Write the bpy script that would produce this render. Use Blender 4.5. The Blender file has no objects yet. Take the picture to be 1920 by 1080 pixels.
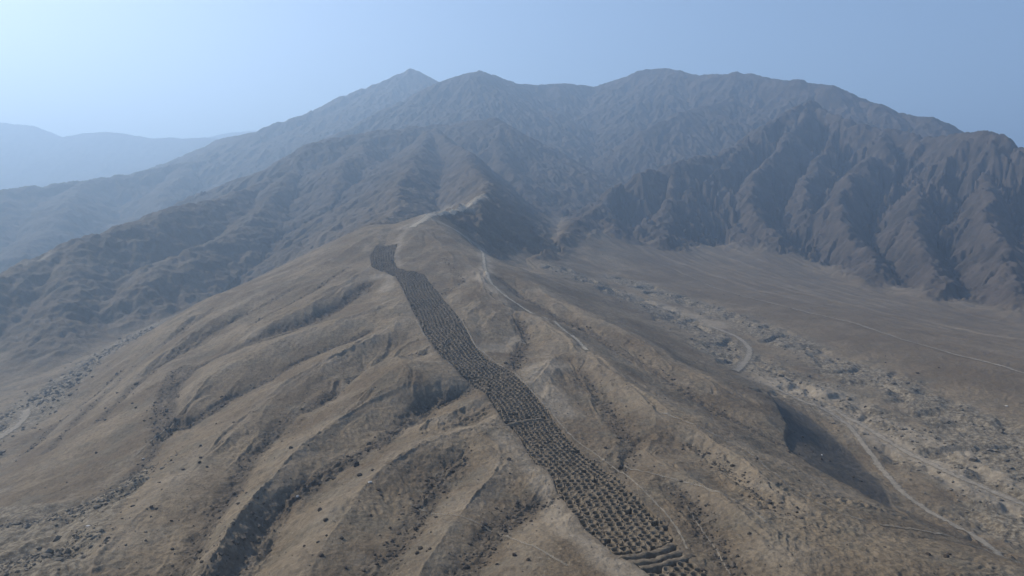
import bpy, math, random
import numpy as np

sc = bpy.context.scene
COL = sc.collection
F32 = np.float32
Q = 1.0                                  # terrain density (1 = final)

# ------------------------------------------------------------------ camera, sky, sun, exposure
CAM_Z = 70.0
FPX, PITCH = 1280.0, math.atan(110 / 1280)
cam = bpy.data.cameras.new('camera')
cam.sensor_width, cam.lens = 36.0, 24.0
cam.clip_start, cam.clip_end = 1.0, 60000.0
cam_o = bpy.data.objects.new('camera', cam)
COL.objects.link(cam_o)
cam_o.location = (0, 0, CAM_Z)
cam_o.rotation_euler = (math.pi / 2 - PITCH, 0, 0)
sc.camera = cam_o

SUN_AZ, SUN_EL = math.radians(-59), math.radians(37)      # azimuth from +Y, clockwise
world = bpy.data.worlds.new('World')
sc.world = world
world.use_nodes = True
wn = world.node_tree
bg = wn.nodes['Background']
sky = wn.nodes.new('ShaderNodeTexSky')
sky.sky_type = 'NISHITA'
sky.sun_disc = False
sky.sun_elevation = SUN_EL
sky.sun_rotation = SUN_AZ
sky.altitude = 600
sky.air_density, sky.dust_density, sky.ozone_density = 1.0, 2.0, 1.8
wn.links.new(sky.outputs[0], bg.inputs[0])
bg.inputs[1].default_value = 0.115
sun = bpy.data.lights.new('sun', 'SUN')
sun.energy, sun.angle, sun.color = 4.2, math.radians(0.53), (1.0, 0.905, 0.755)
sun_o = bpy.data.objects.new('sun', sun)
COL.objects.link(sun_o)
sun_o.location = (-800, 400, 900)
sd = (math.cos(SUN_EL) * math.sin(SUN_AZ), math.cos(SUN_EL) * math.cos(SUN_AZ), math.sin(SUN_EL))
from mathutils import Vector
sun_o.rotation_euler = Vector(sd).to_track_quat('Z', 'Y').to_euler()
vs = sc.view_settings
vs.view_transform, vs.look, vs.gamma, vs.exposure = 'Standard', 'None', 1.0, 0.54
vs.use_curve_mapping = False
sc.cycles.volume_bounces = 1
sc.cycles.max_bounces = 6

# ------------------------------------------------------------------ helpers
def ray(u, v):
    """direction through a photo pixel, scaled to forward depth 1 (heights relative to the camera)"""
    a, b = (u - 960) / FPX, -(v - 540) / FPX
    cp, sp = math.cos(PITCH), math.sin(PITCH)
    y, z = cp + b * sp, -sp + b * cp
    return a / y, z / y
def PD(u, v, D):
    x, z = ray(u, v)
    return (x * D, D, z * D)
def PZ(u, v, z):
    x, t = ray(u, v)
    D = z / t
    return (x * D, D, z)

def hash2(ix, iy, seed):
    with np.errstate(over='ignore'):
        h = (ix.astype(np.uint32) * np.uint32(374761393) + iy.astype(np.uint32) * np.uint32(668265263)
             + np.uint32(seed * 1274126177 & 0xffffffff))
        h = (h ^ (h >> np.uint32(13))) * np.uint32(1274126177)
        h = h ^ (h >> np.uint32(16))
    return h
def h01(ix, iy, seed):
    return (hash2(ix, iy, seed) & np.uint32(0xffffff)).astype(F32) / F32(16777216.0)
def noise(x, y, seed=0):
    """gradient noise in about -1..1"""
    x = np.asarray(x, F32); y = np.asarray(y, F32)
    xf, yf = np.floor(x), np.floor(y)
    ix, iy = xf.astype(np.int64), yf.astype(np.int64)
    fx, fy = x - xf, y - yf
    ux, uy = fx * fx * fx * (fx * (fx * 6 - 15) + 10), fy * fy * fy * (fy * (fy * 6 - 15) + 10)
    def g(dx, dy):
        a = h01(ix + dx, iy + dy, seed) * F32(2 * math.pi)
        return np.cos(a) * (fx - dx) + np.sin(a) * (fy - dy)
    n0 = g(0, 0) * (1 - ux) + g(1, 0) * ux
    n1 = g(0, 1) * (1 - ux) + g(1, 1) * ux
    return (n0 * (1 - uy) + n1 * uy) * F32(1.5)
def fbm(x, y, octs, seed=0, gain=0.5):
    s, a = 0, 1.0
    for i in range(octs):
        s = s + a * noise(x * 2.03 ** i, y * 2.03 ** i, seed + i)
        a *= gain
    return s
def sstep(a, b, x):
    t = np.clip((x - a) / (b - a), 0, 1)
    return t * t * (3 - 2 * t)

def resample(pts, step):
    """polyline (n,3) with points about `step` apart in (bearing, log range)"""
    pts = np.asarray(pts, float)
    out = [pts[0]]
    for a, b in zip(pts[:-1], pts[1:]):
        ca, cb = warp(a[0], a[1]), warp(b[0], b[1])
        n = max(1, int(math.ceil(math.hypot(cb[0] - ca[0], cb[1] - ca[1]) / step)))
        for i in range(1, n + 1):
            out.append(a + (b - a) * i / n)
    return np.array(out)
def warp(x, y):
    return np.arctan2(x, y), np.log(np.hypot(x, y)) * 0.55

class RBF:
    """smooth surface of z/range through scattered points, in (bearing, log range)"""
    def __init__(s, P, lam=1e-4, beta=1.5):
        P = np.asarray(P, float)
        s.beta = beta
        s.a, s.r = warp(P[:, 0], P[:, 1])
        q = P[:, 2] / np.hypot(P[:, 0], P[:, 1])
        n = len(P)
        K = -np.power((s.a[:, None] - s.a) ** 2 + (s.r[:, None] - s.r) ** 2, beta / 2)
        A = np.zeros((n + 3, n + 3))
        A[:n, :n] = K + lam * np.eye(n)
        A[:n, n], A[:n, n + 1], A[:n, n + 2] = 1, s.a, s.r
        A[n:, :n] = A[:n, n:].T
        s.w = np.linalg.solve(A, np.concatenate([q, np.zeros(3)]))
    def __call__(s, x, y):
        x, y = np.asarray(x, float), np.asarray(y, float)
        sh = x.shape
        a, r = warp(x.ravel(), y.ravel())
        out = np.empty(a.size)
        w = s.w[:-3].astype(F32)
        for i in range(0, a.size, 20000):
            aa, rr = a[i:i + 20000], r[i:i + 20000]
            d2 = ((aa[:, None] - s.a) ** 2 + (rr[:, None] - s.r) ** 2).astype(F32)
            K = -np.sqrt(d2 * np.sqrt(d2)) if s.beta == 1.5 else -np.power(d2, F32(s.beta / 2))
            out[i:i + 20000] = K @ w + s.w[-3] + s.w[-2] * aa + s.w[-1] * rr
        return (out * np.hypot(x.ravel(), y.ravel())).reshape(sh)

# ------------------------------------------------------------------ the lie of the land
BAND_D = [(1100, 121), (1080, 125), (1020, 140), (990, 150), (940, 168), (900, 185), (850, 208), (785, 243), (740, 272),
          (700, 300), (640, 355), (600, 400), (560, 455), (520, 520), (470, 620), (450, 660)]
def band_d(v):
    return float(np.interp(v, [a for a, _ in BAND_D[::-1]], [b for _, b in BAND_D[::-1]]))
BAND_L = [(1232, 1095), (1216, 1080), (1185, 1056), (1150, 1040), (1127, 1020), (1092, 990), (1075, 965), (1060, 945), (1040, 920),
          (1033, 895), (1022, 880), (1000, 868), (985, 845), (972, 820), (955, 800), (940, 788), (925, 765), (905, 735),
          (880, 718), (860, 700), (830, 672), (803, 640), (787, 605), (770, 575), (757, 545), (742, 518), (697, 500), (693, 480), (706, 460)]
BAND_R = [(1362, 1095), (1340, 1080), (1310, 1060), (1278, 1035), (1268, 1015), (1260, 990), (1235, 970), (1215, 950), (1190, 925),
          (1165, 900), (1120, 870), (1085, 840), (1060, 812), (1045, 795), (1030, 770), (1000, 735), (975, 710), (960, 695),
          (905, 665), (887, 640), (872, 610), (850, 580), (820, 545), (797, 515), (746, 503), (739, 480), (746, 456)]

band_c = [(1340, 1160, 108)] + [(np.interp(v, [b for _, b in BAND_L[::-1]], [a for a, _ in BAND_L[::-1]]) * .5
          + np.interp(v, [b for _, b in BAND_R[::-1]], [a for a, _ in BAND_R[::-1]]) * .5, v, band_d(v))
          for v in (1080, 1020, 970, 920, 870, 820, 770, 720, 670, 620, 580, 540, 500, 465)]
LOBE1 = [(690, 440, 680), (600, 485, 620), (520, 535, 560), (430, 592, 500), (350, 650, 440), (270, 715, 390), (190, 790, 340), (110, 860, 300), (50, 915, 270)]
WASH_L = [(-500, 1050, -134), (-150, 890, -128), (0, 800, -124), (60, 760, -122), (150, 700, -119), (230, 655, -116), (290, 620, -112)]
OUTER_L = [(560, 500, 640), (480, 530, 610), (400, 552, 590), (340, 588, 560), (300, 612, 540), (250, 648, 520), (200, 690, 500), (130, 740, 460), (60, 800, 410), (0, 860, 360)]
CREST_R = [(800, 410, 745), (850, 430, 722), (905, 472, 680), (945, 490, 640), (985, 506, 600), (1040, 541, 545), (1100, 578, 490), (1200, 622, 430), (1290, 680, 375), (1380, 716, 345), (1432, 730, 335)]
SCARP_TOP = [(1432, 730, 335), (1455, 760, 308), (1476, 792, 285), (1482, 845, 245), (1520, 868, 230), (1560, 890, 220), (1620, 925, 200), (1700, 965, 180), (1800, 1010, 162), (1920, 1060, 145), (2100, 1130, 128)]
SCARP_FOOT = [(1452, 730, 385), (1530, 790, 335), (1575, 830, 310), (1620, 870, 285), (1690, 945, 240), (1800, 1000, 212), (1920, 1048, 190), (2100, 1120, 165)]
WASH_R = [(2200, 1080, -97), (1920, 950, -100), (1800, 875, -98), (1700, 812, -97), (1600, 770, -95), (1500, 722, -92), (1400, 680, -88), (1330, 630, -83), (1270, 598, -79), (1180, 558, -67), (1100, 524, -53), (1040, 500, -42)]
WASH_RB = [(2200, 960, -97), (1920, 880, -97), (1850, 825, -97), (1760, 765, -95), (1680, 720, -93), (1560, 684, -91), (1480, 645, -87), (1420, 613, -82), (1330, 575, -76), (1230, 546, -66), (1150, 520, -56)]
FAN_EDGE = [(2300, 780, 330), (1920, 697, 422), (1800, 665, 474), (1700, 637, 526), (1600, 602, 605), (1500, 580, 665), (1400, 556, 745), (1340, 538, 815), (1260, 500, 940),
            (1180, 475, 1000), (1105, 456, 1030)]
FAN = [(1250, 470, 1150), (1450, 485, 1080), (1600, 530, 960), (1750, 570, 800), (1900, 610, 680), (2200, 660, 520), (1440, 462, 1210), (1640, 520, 1010), (1760, 548, 900), (1900, 590, 740)]
GORGE = [(925, 507, 720), (945, 498, 760), (962, 487, 800), (985, 466, 880), (1003, 444, 1020), (1022, 428, 1190), (1045, 408, 1520), (1065, 395, 1880)]
OUTCROP = [(1015, 490, 860), (1045, 480, 900), (1075, 470, 950)]
BASE = ([PD(*p) for p in band_c + LOBE1 + OUTER_L + CREST_R + SCARP_TOP + SCARP_FOOT + FAN_EDGE + FAN + GORGE + OUTCROP]
        + [PZ(*p) for p in WASH_L + WASH_R + WASH_RB])
# hidden ground: far side of the hill, valley floors, land round and behind the camera
BASE += [PD(420, 566, 950), PD(520, 522, 1150), PD(620, 476, 1350), PD(700, 440, 1560),
         PD(60, 532, 1500), PD(-200, 565, 1400), PD(200, 490, 1750), PD(400, 400, 2000), PD(-300, 480, 2600),
         PD(860, 470, 860), PD(0, 700, 640), PD(-200, 760, 560), PD(100, 610, 800), PD(-400, 650, 800)]
for th in range(60, 301, 20):
    for r, z in ((30, -70), (120, -74), (400, -95), (1500, -90), (6000, -60), (12000, -40)):
        BASE.append((r * math.sin(math.radians(th)), r * math.cos(math.radians(th)), z))
for th in (-45, -30, -15, 0, 15, 30, 45):
    for r, z in ((8, -71), (30, -70), (60, -68), (4000, -40), (12000, -40)):
        BASE.append((r * math.sin(math.radians(th)), r * math.cos(math.radians(th)), z))
base = RBF(BASE, 1e-4)

# gullies (negative) and ridges (positive) on the hill: pixel, height above the smooth hill
FEAT = [
 (-4.5, [(690, 530), (633, 575), (580, 600), (533, 614), (470, 642), (417, 662), (360, 692), (327, 727), (318, 762), (325, 797)]),
 (2.6, [(735, 560), (680, 585), (633, 607), (560, 621), (500, 638), (440, 661), (400, 682), (362, 715), (345, 755)]),
 (-6.0, [(690, 620), (633, 647), (567, 673), (520, 700), (460, 728), (433, 738), (400, 766), (350, 796), (325, 811), (290, 841), (250, 881), (200, 916), (140, 946), (60, 966), (-60, 990)]),
 (2.5, [(770, 585), (735, 611), (700, 628), (642, 652), (560, 702), (500, 742), (440, 788), (390, 832), (330, 884), (270, 938), (220, 995), (180, 1060)]),
 (-2.2, [(790, 632), (733, 640), (690, 653), (640, 672)]),
 (1.8, [(800, 650), (750, 662), (700, 680), (650, 705)]),
 (-4.2, [(790, 664), (735, 678), (717, 685), (683, 703), (652, 719), (608, 747), (554, 776), (529, 795), (504, 818), (481, 842), (462, 864), (450, 893), (435, 918), (412, 946), (370, 1016), (335, 1085), (300, 1150)]),
 (2.8, [(860, 708), (780, 733), (700, 747), (640, 772), (590, 804), (550, 844), (520, 884), (490, 926), (458, 975), (425, 1030), (395, 1085), (360, 1150)]),
 (-4.6, [(880, 727), (840, 746), (800, 758), (760, 786), (723, 819), (690, 844), (654, 860), (612, 886), (583, 902), (533, 937), (500, 969), (467, 1012), (417, 1078), (390, 1140)]),
 (1.8, [(895, 742), (850, 768), (800, 785)]),
 (-2.2, [(905, 767), (867, 788), (830, 801), (790, 816), (745, 835)]),
 (2.6, [(925, 778), (880, 800), (820, 820), (760, 843), (700, 870), (655, 905), (615, 955), (580, 1010), (540, 1080), (510, 1150)]),
 (-3.0, [(870, 850), (840, 872), (820, 899), (800, 938), (787, 961), (765, 1004), (725, 1052), (700, 1092)]),
 (1.6, [(960, 850), (920, 890), (880, 932), (850, 982), (810, 1042), (780, 1100)]),
 (-2.6, [(1035, 928), (990, 940), (957, 969), (930, 999), (900, 1035), (867, 1079), (840, 1120)]),
 (1.2, [(1050, 965), (1010, 1002), (970, 1052), (940, 1100)]),
 (-3.0, [(650, 500), (600, 535), (570, 552), (520, 580), (470, 605)]),
 (2.0, [(690, 500), (640, 545), (590, 575), (530, 597), (460, 625)]),
 (-3.2, [(560, 530), (510, 562), (440, 598), (370, 634), (300, 684), (240, 732), (190, 780)]),
 (2.4, [(520, 530), (460, 560), (390, 598), (320, 650), (250, 706), (190, 756)]),
 (-2.8, [(400, 575), (345, 618), (280, 668), (215, 722), (150, 780), (90, 840)]),
 (2.0, [(360, 595), (300, 640), (240, 690), (170, 745), (100, 805)]),
 (-2.6, [(230, 690), (170, 745), (100, 800), (40, 850)]),
 (-3.4, [(330, 690), (305, 735), (295, 780), (300, 815)]),
 # right of the band
 (2.2, [(905, 480), (912, 520), (935, 556), (1000, 592), (1060, 625), (1110, 668), (1170, 700), (1250, 745), (1340, 792), (1420, 838), (1475, 866), (1560, 905)]),
 (-3.6, [(935, 520), (985, 558), (1040, 592), (1100, 618), (1150, 650), (1190, 672), (1240, 705), (1290, 735), (1350, 768), (1420, 806), (1480, 836)]),
 (2.2, [(985, 512), (1030, 548), (1080, 580), (1150, 606), (1220, 640), (1290, 684), (1350, 715), (1420, 745)]),
 (-3.4, [(970, 600), (985, 628), (975, 660), (962, 690), (935, 705)]),
 (1.6, [(1040, 640), (1030, 680), (1010, 720)]),
 (-1.6, [(1000, 560), (960, 590), (900, 620)]),
 (1.6, [(1100, 680), (1150, 716), (1220, 765), (1290, 800), (1360, 850), (1430, 905), (1500, 950)]),
 (-2.4, [(1080, 690), (1120, 730), (1150, 780), (1185, 830), (1180, 862), (1160, 880)]),
 (-2.0, [(1290, 830), (1360, 880), (1430, 935), (1520, 985)]),
 (1.2, [(1200, 840), (1270, 880), (1350, 930), (1420, 985), (1480, 1040)]),
 (-2.2, [(1260, 910), (1310, 960), (1345, 1010), (1370, 1070), (1390, 1120)]),
 (2.4, [(860, 480), (890, 500), (850, 560)]),
 (-2.5, [(830, 480), (870, 530), (830, 550)]),
]
def cast(u, v, off, d0=95, d1=1000):
    x, t = ray(u, v)
    D = np.exp(np.linspace(math.log(d0), math.log(d1), 260))
    gap = t * D - (base(x * D, D) + off)
    i = np.argmax(gap < 0)
    if not (gap < 0).any() or i == 0:
        return None
    k = gap[i - 1] / (gap[i - 1] - gap[i])
    d = D[i - 1] + (D[i] - D[i - 1]) * k
    return (x * d, d, t * d)
feat_pts, feat_lines = [], []
for off, line in FEAT:
    n = len(line)
    if sum(p[0] for p in line) / n > 900 and off > -3.5:
        off *= 1.2
    got = []
    for i, (u, v) in enumerate(line):
        fade = min(1, (i + .6) / 1.8) * (min(1, (n - 1 - i + .25) / 2.6) if line[-1][1] < 1055 else 1)
        p = cast(u, v, off * fade * .5)
        if p is not None:
            p = cast(u, v, off * fade * float(np.clip(p[1] / 360, .42, .9)))
        if p is not None:
            got.append(p)
    if len(got) > 1:
        got = resample(got, 0.02)
        feat_pts.append(got)
        feat_lines.append((off, got))
P0 = []
for pts in (band_c, LOBE1, OUTER_L, CREST_R, SCARP_TOP, SCARP_FOOT, FAN_EDGE):
    P0.append(resample([PD(*p) for p in pts], 0.02))
for pts in (WASH_L, WASH_R, WASH_RB):
    P0.append(resample([PZ(*p) for p in pts], 0.02))
P0.append(resample([PD(*p) for p in GORGE], 0.03))
P0.append(resample([PD(*p) for p in OUTCROP], 0.03))
P0.append(np.array([PD(*p) for p in FAN]))
n_lines = sum(len(p) for pts in (band_c, LOBE1, OUTER_L, CREST_R, SCARP_TOP, SCARP_FOOT, FAN_EDGE, FAN, GORGE, OUTCROP) for p in [pts]) + len(WASH_L) + len(WASH_R) + len(WASH_RB)
P0.append(np.array(BASE[n_lines:]))
P0 = np.concatenate(P0)
FP = np.concatenate(feat_pts)
# drop smooth-hill points that sit next to a feature point
fa, fr = warp(FP[:, 0], FP[:, 1]); pa, pr = warp(P0[:, 0], P0[:, 1])
near = np.sqrt((pa[:, None] - fa) ** 2 + (pr[:, None] - fr) ** 2).min(1)
ALL = np.concatenate([P0[near > 0.02], FP])
ground_rbf = RBF(ALL, 2e-4)
print('control points', len(ALL))

# mountain ridges: slope of the sides, crest rounding, crest points (pixel, forward depth)
RIDGES = {
 'mountain': [
  (.60, 14, [(2300, 330, 950), (2100, 320, 1080), (2000, 302, 1150), (1920, 279, 1230), (1870, 256, 1300), (1850, 252, 1330), (1790, 257, 1430), (1740, 263, 1500), (1650, 242, 1650), (1580, 222, 1780), (1525, 187, 1900), (1470, 215, 1850), (1430, 240, 1780), (1390, 273, 1700), (1347, 290, 1640), (1280, 305, 1560), (1207, 328, 1480), (1123, 377, 1400), (1095, 398, 1340)]),
  (.62, 8, [(1655, 240, 1650), (1640, 290, 1500), (1590, 330, 1400), (1565, 380, 1250), (1585, 430, 1130), (1630, 480, 1010), (1655, 514, 930)]),
  (.62, 8, [(1790, 257, 1430), (1760, 310, 1320), (1720, 360, 1220), (1705, 410, 1100), (1735, 470, 970), (1770, 537, 830)]),
  (.62, 8, [(1870, 256, 1300), (1850, 320, 1200), (1840, 380, 1080), (1860, 430, 980), (1890, 490, 860), (1915, 572, 740)]),
  (.62, 8, [(2000, 302, 1150), (1990, 370, 1040), (1985, 440, 920), (2020, 520, 790)]),
  (.62, 8, [(1525, 187, 1900), (1490, 250, 1720), (1440, 300, 1560), (1405, 350, 1420), (1418, 400, 1280), (1455, 449, 1150)]),
  (.62, 8, [(1580, 222, 1780), (1560, 280, 1620), (1510, 330, 1480), (1500, 380, 1340), (1530, 430, 1200), (1560, 470, 1090)]),
  (.50, 8, [(1130, 384, 1400), (1100, 405, 1240), (1078, 428, 1100), (1055, 452, 985), (1030, 474, 890), (1008, 492, 800)]),
  (.50, 10, [(1130, 384, 1400), (1110, 430, 1150), (1105, 456, 1030)]),
  (.50, 10, [(1123, 377, 1400), (1128, 410, 1250), (1150, 438, 1130)]),
  (.50, 10, [(1280, 305, 1560), (1262, 370, 1380), (1238, 425, 1220), (1245, 455, 1120)]),
  (.50, 10, [(1347, 290, 1640), (1368, 360, 1430), (1385, 420, 1280), (1405, 450, 1180)]),
  (.55, 10, [(1390, 273, 1700), (1350, 320, 1540), (1300, 360, 1420), (1250, 405, 1300), (1180, 440, 1200)]),
 ],
 'mountain_range': [
  (.58, 20, [(1900, 300, 1700), (1790, 256, 1900), (1735, 222, 2000), (1710, 217, 2050), (1650, 197, 2150), (1580, 178, 2280), (1550, 162, 2350), (1500, 152, 2450), (1480, 154, 2500), (1450, 150, 2580), (1385, 137, 2700), (1370, 142, 2720), (1300, 143, 2860), (1270, 135, 2920), (1240, 130, 3000), (1200, 135, 3050), (1150, 155, 3080), (1110, 167, 3100), (1070, 160, 3080), (1030, 158, 3040), (1010, 161, 3020), (965, 157, 2960), (925, 142, 2900), (900, 135, 2860), (870, 142, 2840), (835, 157, 2800), (760, 192, 2700), (700, 218, 2600), (640, 246, 2450), (580, 285, 2250)]),
  (.58, 16, [(1385, 137, 2700), (1370, 185, 2450), (1330, 200, 2350), (1280, 212, 2280), (1210, 245, 2180), (1160, 278, 2110), (1117, 307, 2050), (1082, 340, 1900), (1062, 368, 1650), (1042, 398, 1420)]),
  (.58, 16, [(1240, 130, 3000), (1215, 190, 2750), (1170, 245, 2550), (1120, 290, 2400)]),
  (.58, 16, [(1550, 162, 2350), (1560, 200, 2200), (1600, 225, 2050)]),
  (.58, 16, [(1030, 158, 3040), (1040, 210, 2750), (1055, 270, 2480)]),
  (.60, 20, [(820, 157, 3500), (795, 143, 3560), (770, 130, 3600), (740, 140, 3560), (700, 158, 3500), (650, 180, 3400), (600, 205, 3300), (560, 218, 3200), (530, 230, 3150), (490, 250, 3050), (430, 278, 2900), (360, 303, 2700), (250, 325, 2500), (150, 337, 2350), (0, 357, 2150), (-250, 385, 1900)]),
  (.45, 20, [(0, 357, 2150), (-40, 400, 1880), (-90, 450, 1620)]),
  (.50, 20, [(490, 250, 3050), (440, 258, 3200), (400, 268, 3350), (360, 300, 3500)]),
  (.50, 20, [(360, 303, 2700), (330, 350, 2350), (280, 400, 2050)]),
  (.50, 20, [(600, 205, 3300), (590, 250, 2950), (540, 300, 2600)]),
  (.50, 20, [(150, 337, 2350), (130, 380, 2050), (90, 430, 1800), (50, 475, 1560)]),
 ],
 'foothill': [
  (.52, 16, [(480, 352, 1640), (547, 304, 1750), (600, 267, 1850), (640, 260, 1900), (700, 248, 1950), (780, 238, 2000), (860, 228, 2050), (920, 222, 2050), (960, 240, 2020), (1000, 275, 1980), (1040, 310, 1930), (1068, 338, 1900)]),
  (.72, 10, [(820, 240, 1980), (840, 267, 1750), (870, 287, 1550), (890, 313, 1350), (908, 345, 1130), (907, 371, 950), (880, 383, 890), (840, 398, 820), (800, 411, 745)]),
  (.50, 10, [(810, 245, 1950), (785, 275, 1700), (773, 300, 1500), (765, 330, 1300), (750, 370, 1120), (722, 412, 930), (690, 441, 700)]),
  (.50, 12, [(700, 248, 1950), (670, 290, 1700), (640, 340, 1480), (610, 390, 1300), (590, 430, 1180)]),
  (.55, 10, [(920, 222, 2050), (935, 270, 1820), (950, 310, 1650), (980, 355, 1500), (1005, 390, 1420)]),
  (.58, 18, [(-300, 640, 620), (0, 522, 830), (80, 488, 900), (160, 450, 980), (250, 415, 1080), (320, 392, 1170), (400, 377, 1290), (470, 352, 1500), (547, 304, 1750)]),
  (.56, 14, [(547, 320, 1640), (500, 385, 1330), (483, 402, 1250), (433, 443, 1080), (370, 470, 1000), (310, 495, 930), (262, 540, 850), (250, 585, 800)]),
  (.54, 14, [(580, 330, 1650), (560, 400, 1350), (533, 447, 1180), (517, 492, 1060)]),
  (.54, 14, [(160, 450, 980), (140, 520, 860), (120, 580, 770), (110, 640, 690)]),
 ],
 'distant_ridge': [
  (.45, 30, [(-300, 215, 6000), (-100, 216, 6000), (0, 230, 6000), (60, 236, 6000), (85, 246, 6000), (118, 259, 6000), (160, 250, 6000), (200, 248, 6000), (240, 252, 6000), (282, 260, 6000), (320, 258, 6000), (345, 261, 6000), (385, 258, 6000), (430, 264, 6000), (600, 270, 6000)]),
  (.45, 30, [(330, 275, 7600), (390, 258, 7600), (430, 249, 7600), (480, 245, 7600), (560, 243, 7600), (700, 250, 7600), (900, 280, 7600)]),
 ],
}

# polar grid round the point below the camera: even detail from the foreground to the far ridges
TH0 = math.radians(49)
th_in = np.linspace(-TH0, TH0, int(1240 * Q))
th_out = np.linspace(TH0, 2 * math.pi - TH0, 120)[1:-1]
TH = np.concatenate([th_in, th_out])
RHO = np.concatenate([np.linspace(math.log(4), math.log(80), 40)[:-1], np.linspace(math.log(80), math.log(9500), int(1640 * Q)), np.linspace(math.log(9500), math.log(11000), 6)[1:]])
NR, NT = len(RHO), len(TH)
R_, T_ = np.exp(RHO)[:, None], TH[None, :]
X, Y = (R_ * np.sin(T_)).astype(F32), (R_ * np.cos(T_)).astype(F32)

def bilerp(a, ci, cj):
    """coarse array a sampled at fractional row/column indices (outer grid), smooth cubic"""
    def axis(a, c, ax):
        n = a.shape[ax]
        i = np.clip(np.floor(c).astype(int), 0, n - 2)
        t = (c - i).astype(F32)
        ta = lambda k: np.take(a, np.clip(i + k, 0, n - 1), axis=ax)
        t = t[:, None] if ax == 0 else t[None, :]
        w0, w1 = (-t + 2 * t * t - t ** 3) / 2, (2 - 5 * t * t + 3 * t ** 3) / 2
        w2, w3 = (t + 4 * t * t - 3 * t ** 3) / 2, (-t * t + t ** 3) / 2
        return ta(-1) * w0 + ta(0) * w1 + ta(1) * w2 + ta(2) * w3
    return axis(axis(a, ci, 0), cj, 1)
# --- coarse evaluation of the smooth surface, then refined
cth = np.concatenate([np.linspace(-TH0, TH0, 360), np.linspace(TH0, 2 * math.pi - TH0, 60)[1:-1], [2 * math.pi - TH0]])
crh = np.linspace(RHO[0], RHO[-1], 520)
ct = np.interp(TH, cth, np.arange(len(cth))); cr = np.interp(RHO, crh, np.arange(len(crh)))
CX, CY = np.exp(crh)[:, None] * np.sin(cth)[None], np.exp(crh)[:, None] * np.cos(cth)[None]
G = ground_rbf(CX, CY)
G = bilerp(G.astype(F32), cr, ct)
# --- mountains at half resolution
mth = np.concatenate([th_in[::2], th_in[-1:], th_out, [2 * math.pi - TH0]]); mrh = np.concatenate([RHO[::2], RHO[-1:]])
mth = np.unique(mth); mrh = np.unique(mrh)
MX, MY = (np.exp(mrh)[:, None] * np.sin(mth)[None]).astype(F32), (np.exp(mrh)[:, None] * np.cos(mth)[None]).astype(F32)
wx = 30 * fbm(MX / 260, MY / 260, 3, 11); wy = 30 * fbm(MX / 260, MY / 260, 3, 15)
amt = np.clip((np.hypot(MX, MY) - 700) / 1500, 0, 1)
WX, WY = MX + wx * amt, MY + wy * amt
best = np.full(MX.shape, -500, F32); crest = np.zeros(MX.shape, F32); which = np.zeros(MX.shape, np.int8)
KIND = list(RIDGES)
for kind, lines in RIDGES.items():
    for slope, w, pts in lines:
        P = np.array([PD(*p) for p in pts])
        for a, b in zip(P[:-1], P[1:]):
            d = b[:2] - a[:2]
            L2 = float(d @ d)
            t = np.clip(((WX - a[0]) * d[0] + (WY - a[1]) * d[1]) / L2, 0, 1)
            dist = np.hypot(WX - (a[0] + t * d[0]), WY - (a[1] + t * d[1]))
            zc = (a[2] + t * (b[2] - a[2])).astype(F32)
            e = np.sqrt(dist * dist + w * w) - w
            h = zc - slope * e * (1 - 0.12 * np.clip(e / 900, 0, 1))
            m = h > best
            best = np.where(m, h, best); crest = np.where(m, zc, crest); which[m] = KIND.index(kind)
mt = np.interp(TH, mth, np.arange(len(mth))); mr = np.interp(RHO, mrh, np.arange(len(mrh)))
M = bilerp(best, mr, mt); CREST = bilerp(crest, mr, mt)
WHICH = which[np.clip(np.round(mr).astype(int), 0, len(mrh) - 1)][:, np.clip(np.round(mt).astype(int), 0, len(mth) - 1)]
kk = np.clip(R_ / 34, 4, 42).astype(F32)                    # smooth maximum of hill and mountains
H = np.maximum(M, G) + np.where(np.abs(M - G) < kk, (kk - np.abs(M - G)) ** 2 / (4 * kk), 0)
MT = sstep(-6, 14, M - G)                                   # 1 on the mountains
DROP = np.clip(CREST - M, 0, None)

lnR = RHO
def gradient(h):
    gr = np.gradient(h, lnR, axis=0) / R_
    gt = np.gradient(h, TH, axis=1) / R_
    s, c = np.sin(T_), np.cos(T_)
    return (gr * s + gt * c).astype(F32), (gr * c - gt * s).astype(F32)
def blur(h, n):
    for _ in range(n):
        h = h.copy()
        h[1:-1] = (h[:-2] + 2 * h[1:-1] + h[2:]) / 4
        h[:, 1:-1] = (h[:, :-2] + 2 * h[:, 1:-1] + h[:, 2:]) / 4
    return h
def gully(gx, gy, wl, seed, sharp):
    """stripes that run down the slope, joined cell by cell"""
    cell = wl * 1.25
    n = np.hypot(gx, gy) + 1e-5
    px, py = -gy / n, gx / n
    x, y = X / F32(cell), Y / F32(cell)
    ix, iy = np.floor(x).astype(np.int64), np.floor(y).astype(np.int64)
    c = np.zeros(X.shape, F32); s = np.zeros(X.shape, F32)
    for dx in (-1, 0, 1):
        for dy in (-1, 0, 1):
            jx, jy = ix + dx, iy + dy
            ox = x - (jx + h01(jx, jy, seed)); oy = y - (jy + h01(jx, jy, seed + 7))
            w = np.clip(1 - (ox * ox + oy * oy) / 1.9, 0, 1) ** 2
            ph = (ox * px + oy * py) * F32(cell / wl * 2 * math.pi) + h01(jx, jy, seed + 3) * F32(1.5)
            c += w * np.cos(ph); s += w * np.sin(ph)
    ph = np.abs(np.arctan2(s, c)) / F32(math.pi)             # 0 in the gully, 1 on the rib
    conf = np.clip(np.hypot(c, s) / 0.35, 0, 1)
    rib = ph if sharp else np.sin(ph * F32(math.pi / 2))
    return rib * conf + (1 - conf) * F32(0.5)

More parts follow.
